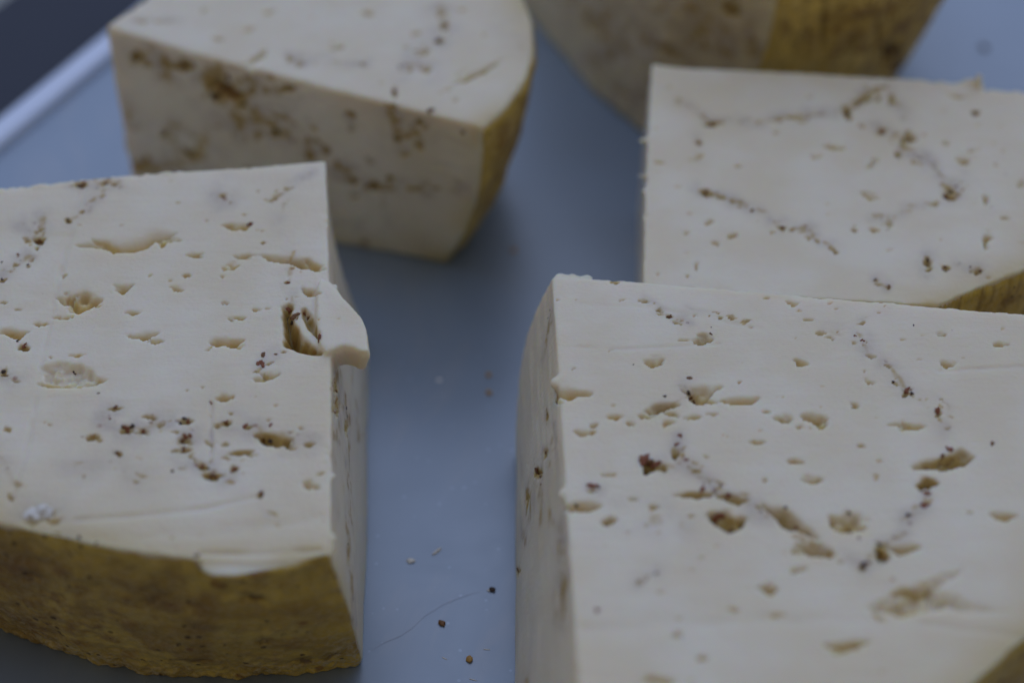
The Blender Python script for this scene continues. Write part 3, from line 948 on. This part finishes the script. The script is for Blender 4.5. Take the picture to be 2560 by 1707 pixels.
rf_veins = [([(1608, 752), (1650, 772), (1680, 792), (1720, 802)], 8, .7), ([(2137, 840), (2158, 851), (2176, 886), (2225, 921), (2270, 977), (2344, 1026), (2368, 1068)], 14, .6), ([(2333, 980), (2355, 995), (2379, 1033)], 6, .8),
            ([(2314, 1206), (2308, 1261), (2272, 1286), (2260, 1330), (2202, 1373), (2158, 1412)], 14, .6), ([(1690, 1095), (1690, 1140), (1740, 1180), (1800, 1220), (1880, 1270), (1960, 1300), (2050, 1370), (2158, 1412)], 14, .75),
            ([(1710, 960), (1725, 990), (1655, 1020)], 12, .5), ([(1560, 1285), (1650, 1300), (1700, 1310)], 30, .35), ([(2100, 830), (2060, 830), (2150, 850)], 12, .3), ([(2230, 760), (2200, 780), (2150, 800)], 6, .35), ([(1480, 1214), (1500, 1220)], 12, .6), ([(1595, 1456), (1640, 1430)], 14, .4), ([(1880, 810), (1720, 770)], 6, .3),
            ([(1730, 1180), (1650, 1160), (1620, 1150)], 16, .5)]
rf_grooves = [([(1400, 865), (1560, 872), (1800, 860)], 4, .3), ([(1440, 760), (1640, 770), (1900, 822)], 5, .25), ([(2350, 925), (2560, 915)], 5, .3), ([(1460, 1570), (1900, 1545), (2300, 1560)], 18, .3), ([(2250, 1545), (2480, 1580), (2560, 1590)], 10, .3)]
rf_flakes = [(1610, 1148, 32, 'r'), (1640, 1160, 30, 'r'), (1625, 1158, 20, 'b'), (1700, 1088, 15, 'r'), (1692, 1110, 13, 'r'), (1716, 1148, 13, 'r'), (1481, 1214, 28, 'r'), (1498, 1218, 10, 'd'), (1790, 1296, 24, 'r'), (1806, 1290, 20, 'r'), (1828, 1328, 16, 'b'), (1724, 944, 14, 'b'), (1722, 982, 14, 'd'), (1726, 996, 13, 'b'), (1734, 1006, 12, 'b'),
             (1662, 990, 13, 'd'), (1777, 834, 10, 'b'), (1675, 791, 13, 'b'), (1534, 703, 16, 'b'), (2268, 977, 20, 'r'), (2280, 983, 12, 'd'), (2344, 1027, 20, 'r'), (2157, 851, 15, 'r'), (2137, 839, 9, 'r'), (2232, 954, 10, 'd'), (2284, 813, 8, 'd'), (2481, 1108, 12, 'b'), (2375, 1123, 20, 'r'), (2357, 1140, 15, 'b'), (2316, 1174, 13, 'r'), (2316, 1232, 19, 'r'), (2310, 1262, 22, 'r'),
             (2272, 1287, 17, 'd'), (2200, 1365, 22, 'd'), (2158, 1410, 16, 'd'), (2172, 1405, 11, 'b'), (1756, 1222, 16, 'r'), (1820, 1238, 18, 'r'), (1800, 1215, 11, 'b'), (1964, 1268, 12, 'd'), (2122, 1282, 10, 'd'), (1990, 1318, 14, 'r'), (1440, 1264, 12, 'd'), (1492, 1523, 11, 'r'), (1640, 1432, 10, 'b'), (2148, 1344, 10, 'r'), (2125, 1328, 11, 'b'), (1778, 818, 6, 'd'), (1583, 911, 6, 'd'),
             (1343, 1180, 22, 'b'), (1350, 1192, 11, 'd'), (1375, 775, 8, 'd'), (1370, 795, 8, 'd'), (1368, 1035, 9, 'd'), (1365, 1130, 10, 'b'), (1294, 1424, 13, 'b'), (1352, 1210, 9, 'r')]
rf_sv = [([(1378, 770), (1368, 830), (1362, 900)], 7, .7), ([(1368, 1020), (1370, 1060)], 6, .9), ([(1366, 1120), (1345, 1180), (1325, 1220), (1318, 1290), (1310, 1350)], 8, .9), ([(1355, 1190), (1350, 1260), (1345, 1330)], 6, .5), ([(1400, 1300), (1405, 1420), (1402, 1530), (1400, 1560)], 10, .8), ([(1385, 1060), (1382, 1150), (1375, 1200)], 7, .5)]
rf_sm = [(1344, 1180, 26, 34, -10, 1.2, .85), (1318, 1240, 16, 60, 5, .5, .7), (1366, 1128, 14, 40, 10, .5, .5), (1369, 1040, 10, 40, 0, .5, .7), (1405, 1500, 20, 90, 0, .5, .3), (1295, 1425, 14, 26, 0, .6, .7)]
make_cheese(rf, H, 0.00045, 'creamy cheese wedge full of small holes, touching the tray beside the loose seeds', top_marks=rf_marks, veins=rf_veins, grooves=rf_grooves, polys=[([(2145, 1522), (2190, 1492), (2262, 1462), (2318, 1436), (2404, 1412), (2412, 1436), (2360, 1470), (2392, 1478), (2470, 1508), (2548, 1530), (2430, 1538), (2350, 1530), (2290, 1542), (2190, 1540)], 2.2, 40, 0.10, 1.3, 0.45)], side_veins=rf_sv, side_marks=rf_sm,
            extras=[burr(1392, 957, H - .001, .0014, (1.2, 1.3, .8)), burr(1402, 690, H - .0009, .0011, (1.6, .9, .8)), burr(1432, 693, H - .0010, .0011, (2.0, .8, .8)), burr(1462, 695, H - .0013, .0011, (2.0, .8, .8)), burr(1408, 1235, H - .0012, .0013, (1, 1.4, .8))],
            flakes=rf_flakes, rand_pits=75, seed=2)

# ================================================================== lower wedge behind it, ribbed rind
H2 = H - 0.007
rb = [dict(t=p(1627, 155), b=wd(0.0375, 0.078)), dict(t=p(1720, 168)), dict(t=p(2000, 180)), dict(t=p(2200, 192)), dict(t=p(2440, 207)), dict(t=p(2490, 224)), dict(t=p(2600, 226)),
      dict(t=wd(0.175, 0.068), r=1), dict(t=wd(0.172, 0.045), r=1), dict(t=wd(0.162, 0.023), r=1), dict(t=wd(0.146, 0.004), r=1), dict(t=p(2560, 672), r=1), dict(t=p(2450, 718), r=1), dict(t=p(2340, 762), r=0),
      dict(t=p(2000, 745), b=p(2000, 1090)), dict(t=p(1607, 716), b=wd(0.0325, -0.014)), dict(t=p(1612, 480))]
rb_marks = [(1782, 309, 52, 19, -8, 3, .85), (2117, 280, 42, 36, 0, 3.5, 1), (2155, 248, 92, 20, -35, 2.5, .8), (2229, 248, 26, 30, 20, 1.5, .5), (2204, 328, 22, 16, 0, 1, 1), (2273, 341, 48, 36, 0, 2.5, .6), (2246, 378, 28, 42, 0, 2.2, .3), (2376, 485, 54, 32, 0, 2.5, .9),
            (2081, 364, 54, 20, 4, 2, .2), (2037, 391, 44, 14, 8, 1.4, .15), (2180, 405, 40, 24, -30, 2.2, .15), (1845, 415, 22, 14, 0, 1.5, .2), (2412, 396, 44, 30, 0, 2, .15), (2363, 357, 20, 16, 0, 1.4, .25), (1746, 357, 18, 14, 0, .6, .9), (2175, 485, 54, 28, 20, 2.5, .1),
            (1764, 481, 46, 17, 10, 2, .9), (1802, 489, 36, 14, 12, 1, .7), (1773, 554, 24, 16, 0, 2, .15), (1829, 585, 36, 20, -10, 2.5, .15), (1789, 606, 22, 13, 0, 1.4, .15), (1713, 581, 22, 12, 0, 1, .15), (2220, 552, 26, 44, -10, 2, .3), (2188, 573, 42, 12, 0, 1.2, .2), (2135, 572, 18, 24, 20, 1, .5),
            (2470, 592, 24, 54, 20, 2.2, .2), (2465, 494, 22, 36, -10, 2, .15), (2320, 655, 22, 46, -5, 2.4, .85), (2367, 669, 28, 13, 10, 1.5, .7), (2443, 678, 50, 22, 10, 1.2, .45), (2188, 699, 18, 9, 0, .5, .6), (2222, 717, 16, 9, 0, .6, .8), (2438, 283, 30, 18, -10, 1.8, .8), (1650, 405, 34, 10, 12, 1, .15),
            (1740, 658, 14, 28, 0, 1, .2), (2027, 241, 20, 12, 0, 1, .2), (1985, 290, 34, 18, 20, 1, .25), (2000, 302, 40, 9, 20, .8, .4), (2155, 312, 28, 14, 15, 1.2, .4), (2200, 535, 40, 18, 0, 1, .3), (2225, 622, 18, 12, 0, 1, .3), (2510, 540, 36, 14, 10, 1, .25), (2555, 460, 22, 40, 10, 2, .2), (1880, 525, 18, 10, 0, .6, .6), (1955, 568, 34, 12, 12, .8, .7),
            (2430, 375, 26, 14, 0, 1, .2), (1724, 400, 18, 9, 0, .8, .2), (1705, 421, 20, 9, 0, .8, .1), (1723, 532, 12, 9, 0, .8, .2), (2335, 510, 40, 12, -20, .8, .4), (2395, 240, 70, 14, 8, .8, .25)]
rb_veins = [([(1693, 252), (1746, 283), (1778, 308), (1862, 310), (1934, 301), (2019, 288), (2108, 279), (2180, 225), (2215, 218)], 9, .7), ([(2215, 220), (2240, 260), (2270, 295)], 10, .5), ([(2190, 310), (2210, 330), (2260, 350), (2264, 377), (2331, 413), (2358, 444), (2389, 480)], 13, .8),
            ([(1742, 471), (1800, 488), (1880, 524), (1930, 551), (1961, 569), (2023, 573), (2068, 613), (2095, 631)], 10, .75), ([(2180, 551), (2220, 545), (2282, 515), (2331, 515)], 9, .6), ([(2376, 484), (2400, 450)], 18, .7), ([(2320, 640), (2320, 670)], 14, .6), ([(2400, 668), (2450, 680), (2470, 690)], 14, .7), ([(2188, 699), (2222, 717)], 9, .6), ([(1746, 345), (1746, 400)], 10, .4)]
rb_flakes = [(2204, 328, 18, 'r'), (2120, 285, 18, 'd'), (2115, 270, 13, 'd'), (2146, 258, 11, 'b'), (2378, 482, 20, 'd'), (2366, 492, 14, 'b'), (2391, 466, 13, 'r'), (1778, 310, 15, 'b'), (1764, 480, 13, 'b'), (1747, 357, 12, 'r'), (2290, 390, 11, 'r'), (2300, 395, 10, 'b'), (2276, 352, 13, 'b'), (2335, 420, 10, 'b'), (2320, 650, 13, 'd'), (2362, 668, 10, 'b'), (2222, 717, 12, 'b'), (2188, 699, 9, 'd'), (2438, 283, 14, 'b'), (1880, 526, 9, 'b'), (1957, 569, 12, 'b'), (2426, 667, 9, 'b'), (2450, 677, 9, 'b')]
make_cheese(rb, H2, 0.0006, 'white cheese wedge with a nicked far edge and a ribbed yellow rind corner', top_marks=rb_marks, veins=rb_veins, flakes=rb_flakes, rand_pits=45, seed=3,
            polys=[([(2446, 190), (2462, 232), (2480, 222), (2476, 190)], 3.0, 10, 0, 0, 0)],
            extras=[burr(2446, 206, H2 + .0012, .0021, (.7, .7, 1.5)), burr(2425, 206, H2 - .0004, .0016, (1.6, .8, .8)), burr(1609, 352, H2 - .001, .0013, (1.3, .7, .6)), burr(1604, 440, H2 - .001, .0014, (1.4, .6, .5)), burr(1609, 480, H2 - .001, .0010), burr(2320, 760, H2 - .0015, .0026, (1.2, .8, .8))],
            rind_mat=M_RIBBED, scale_rib=0.0004)

# ================================================================== wedge with the pointed tip
bk = [dict(t=p(262, 66), b=p(335, 508)), dict(t=p(500, 138), b=p(548, 552)), dict(t=p(700, 190), b=p(720, 585)), dict(t=p(960, 256), b=p(930, 626)), dict(t=p(1150, 305), b=p(1065, 652)),
      dict(t=p(1203, 318), r=1, m=p(1185, 520), b=p(1107, 660)), dict(t=p(1262, 268), r=1, m=p(1250, 460), b=p(1165, 590)), dict(t=p(1312, 205), r=1, m=p(1285, 372), b=p(1190, 520)), dict(t=p(1334, 140), r=1, m=p(1298, 290), b=p(1198, 450)),
      dict(t=p(1333, 60), r=1, m=p(1290, 190), b=p(1185, 370)), dict(t=p(1310, -10), r=1), dict(t=p(1262, -80), r=1), dict(t=p(1190, -140), r=1), dict(t=p(1080, -190)), dict(t=p(640, -190))]
bk[-1]['r'] = 0
bk_marks = [(506, 26, 30, 12, 0, 1, .3), (670, 28, 44, 12, -15, 1, .3), (915, 31, 40, 16, 0, 1, .35), (623, 74, 44, 12, -20, 1, .2), (833, 120, 52, 16, -15, 1.4, .35), (545, 97, 40, 12, 10, .8, .35), (1190, 182, 140, 15, -28, 2.5, .35), (1118, 224, 50, 9, -25, 1, .3),
            (644, 140, 84, 13, -40, 2.5, .35), (1103, 31, 24, 22, 0, 1, .6), (1112, 64, 30, 18, 0, 1, .65), (1098, 102, 26, 18, 0, 1, .7), (1062, 126, 30, 14, -20, 1, .5), (1068, 172, 34, 18, -20, 1, .45), (725, 146, 34, 14, 10, 1, .6), (985, 228, 20, 28, 0, 1.4, .6), (1140, 252, 20, 12, 0, .8, .4), (1158, 22, 40, 12, 0, .8, .35), (1040, 80, 40, 18, 0, .8, .3)]
bk_veins = [([(725, 146), (761, 158), (914, 158)], 9, .75), ([(1103, 20), (1113, 66), (1098, 102), (1062, 128), (1011, 173)], 22, .65), ([(330, 52), (440, 54)], 8, .45), ([(1068, 170), (1040, 160)], 24, .5), ([(1260, 60), (1310, 120)], 20, .3)]
bk_sm = [(557, 214, 130, 74, 15, 3, .95), (540, 240, 60, 40, 0, 2, .9), (343, 143, 36, 44, 20, 2, .8), (370, 158, 30, 24, 0, 1, .6), (460, 163, 66, 34, 0, 2, .75), (414, 334, 30, 20, 0, 2, .95), (475, 380, 46, 24, 15, 2, .8), (692, 329, 32, 24, 10, 1.5, .75), (789, 321, 26, 14, 0, 1, .45), (993, 347, 28, 24, 20, 1.5, .7), (1047, 306, 30, 30, 10, 1.5, .55),
         (1047, 360, 30, 50, 0, 1, .4), (983, 260, 18, 50, 0, 1, .5), (1077, 275, 24, 24, 0, 1, .7), (935, 469, 58, 22, 5, 2.5, .95), (884, 449, 32, 24, 0, 1, .65), (886, 492, 28, 18, 0, 1, .5), (975, 449, 26, 24, 0, 1, .6), (606, 250, 36, 60, 30, 1, .6), (632, 220, 40, 36, 0, 1, .5), (715, 222, 50, 22, -15, 1.6, .5), (343, 415, 60, 30, 20, 1.6, .6), (324, 285, 24, 40, 0, .6, .35), (1158, 330, 20, 14, 0, .8, .6), (1010, 385, 40, 22, 0, .8, .4), (620, 420, 40, 18, 0, .8, .35), (505, 350, 50, 70, 30, .4, .3), (1040, 475, 60, 14, 0, .5, .4)]
bk_sv = [([(520, 200), (560, 260), (600, 300), (700, 300)], 40, .75), ([(838, 434), (935, 469), (1016, 474), (1169, 474)], 14, .8), ([(340, 130), (470, 170), (560, 200), (720, 220)], 30, .8), ([(985, 240), (995, 350), (1040, 330)], 24, .75), ([(300, 380), (380, 420), (480, 400)], 34, .8), ([(700, 330), (740, 370)], 16, .55), ([(410, 330), (480, 380), (520, 400)], 30, .6), ([(320, 260), (330, 320)], 22, .5)]
make_cheese(bk, H, 0.00075, 'pointed cheese wedge showing a shaded cut face with brown spice clusters', top_marks=bk_marks, veins=bk_veins, side_marks=bk_sm, side_veins=bk_sv, rand_pits=10, seed=4, inset=0.02,
            flakes=[(540, 240, 30, 'd'), (570, 196, 22, 'b'), (414, 334, 24, 'd'), (475, 382, 24, 'd'), (935, 470, 26, 'd'), (692, 330, 20, 'd'), (1077, 276, 22, 'b'), (460, 163, 22, 'b'), (343, 146, 22, 'b'), (1098, 100, 18, 'b'), (1110, 60, 16, 'b'), (985, 228, 18, 'r'), (993, 349, 16, 'd'), (610, 262, 18, 'd'), (1158, 331, 14, 'd'), (884, 450, 16, 'b')],
            extras=[burr(640, 178, H - .0005, .002, (1.4, .8, .7))])

# ================================================================== tall wedge at the back, seen on its cut face and rind
H5 = 0.098
p5 = [dict(t=wd(-0.004, 0.215), b=wd(0.001, 0.196)), dict(t=wd(0.034, 0.150), b=p(1480, 232)), dict(t=wd(0.056, 0.114), b=p(1606, 335)),
      dict(t=wd(0.072, 0.094), r=1, m=wd(0.073, 0.096), b=wd(0.061, 0.110)), dict(t=wd(0.104, 0.096), r=1), dict(t=wd(0.124, 0.108), r=1), dict(t=wd(0.138, 0.126), r=1), dict(t=wd(0.146, 0.150), r=1), dict(t=wd(0.147, 0.180), r=1), dict(t=wd(0.140, 0.215)), dict(t=wd(0.07, 0.25))]
p5_sm = [(1825, 20, 60, 60, 10, 2, .6), (2060, 60, 16, 130, 5, 2, .8), (2225, 120, 60, 60, 30, 2.5, .95), (2240, 165, 40, 80, 0, 2, .9), (2060, 30, 14, 70, 0, 1, .7), (2190, 60, 14, 110, 0, 1, .6), (2130, 90, 12, 90, 0, 1, .5), (1680, 130, 90, 50, 20, .6, .35), (1880, 120, 40, 80, -20, .6, .4), (1500, 60, 90, 60, 30, .6, .3), (1760, 60, 60, 60, 10, .6, .35)]
p5_sv = [([(1440, 10), (1500, 60), (1530, 120), (1480, 160)], 40, .7), ([(1620, 90), (1680, 135), (1720, 150), (1760, 60)], 40, .7), ([(1870, 60), (1885, 110), (1895, 170)], 22, .65), ([(1600, 80), (1640, 30), (1680, 0)], 34, .55), ([(1540, 230), (1600, 260), (1650, 210)], 30, .6), ([(1740, 20), (1800, 60), (1830, 130)], 24, .7)]
make_cheese(p5, H5, 0.001, 'tall uncut cheese piece with streaked face and cracked golden rind behind the others', inset=0.024, side_marks=p5_sm, side_veins=p5_sv, seed=5, rand_pits=0, wall_rough=2.0, aged=0.65, ydist=0.014,
            rind_mat=M_GOLDEN, scale_rib=0.0003, flakes=[(2230, 125, 40, 'r'), (2200, 105, 24, 'd'), (2060, 100, 20, 'd')])

# ================================================================== loose seeds and crumbs on the tray
def crumb(name, x, y, ln, wdt, hgt, ang, mat, label, cat, seed):
    me = blob(seed, 3, 0.45)
    c = P(x, y, 0)
    k = 0.72 * float(np.linalg.norm(c - CAMP)) / FPX
    for vtx in me.vertices:
        vtx.co = (vtx.co.x * ln * k / 2, vtx.co.y * wdt * k / 2, max(vtx.co.z, -0.7) * hgt * k / 2)
    zmin = min(vtx.co.z for vtx in me.vertices)
    for vtx in me.vertices:
        vtx.co.z -= zmin
    o = link(name, me, mat)
    o.location = (c[0], c[1], 0.0)
    o.rotation_euler = (0, 0, R(ang))
    tag(o, label, cat, 'loose seeds and crumbs on the tray')


crumb('golden_seed', 1221, 938, 17, 22, 10, 0, M_GOLD, 'small golden seed farther from the white slivers, one of a close pair', 'seed', 1)
crumb('golden_seed', 1223, 983, 22, 20, 11, 160, M_GOLD, 'slightly larger golden seed of a close pair on the tray, nearer the white slivers', 'seed', 2)
crumb('golden_seed', 1173, 1648, 24, 26, 14, 0, M_GOLD, 'single orange-gold seed lying apart near the pale hair-thin fibres', 'seed', 3)
crumb('golden_seed', 1285, 627, 22, 22, 6, 20, M_GOLD, 'faint golden grain on the tray by the pointed wedge', 'seed', 4)
crumb('dark_seed', 1231, 1474, 18, 24, 13, 60, M_DARK, 'dark seed with a pale tip at the end of the fine scratch', 'seed', 5)
crumb('dark_seed', 1105, 1559, 26, 20, 12, -35, M_BROWN, 'dark brown elongated seed beside the fine scratch', 'seed', 6)
crumb('dark_speck', 2460, 120, 26, 30, 8, 0, M_DARK, 'dark speck on the tray beyond the nicked wedge', 'speck', 7)
crumb('cheese_crumb', 1027, 1402, 28, 20, 9, 12, M_WHITE, 'short white cheese crumb shaped like a teardrop', 'crumb', 8)
crumb('cheese_sliver', 1093, 1378, 42, 11, 8, 48, M_WHITE, 'longer white cheese sliver lying slanted next to the short crumb', 'crumb', 9)
crumb('cheese_crumb', 1222, 1476, 12, 10, 6, 10, M_WHITE, 'tiny pale crumb touching the dark seed by the scratch', 'crumb', 10)
crumb('cheese_fibre', 1217, 1623, 24, 3.5, 3, -5, M_WHITE, 'hair-thin pale fibre lying nearly straight by the orange-gold seed', 'crumb', 11)
crumb('cheese_fibre', 1112, 1645, 22, 3.5, 3, -32, M_WHITE, 'hair-thin pale fibre lying slanted on the tray', 'crumb', 12)
crumb('cheese_fibre', 1182, 1698, 26, 3, 3, -18, M_WHITE, 'faintest pale fibre on the tray past the orange-gold seed', 'crumb', 13)
crumb('cheese_crumb', 1098, 950, 16, 16, 4, 0, M_WHITE, 'faint pale crumb level with the pair of golden seeds', 'crumb', 14)
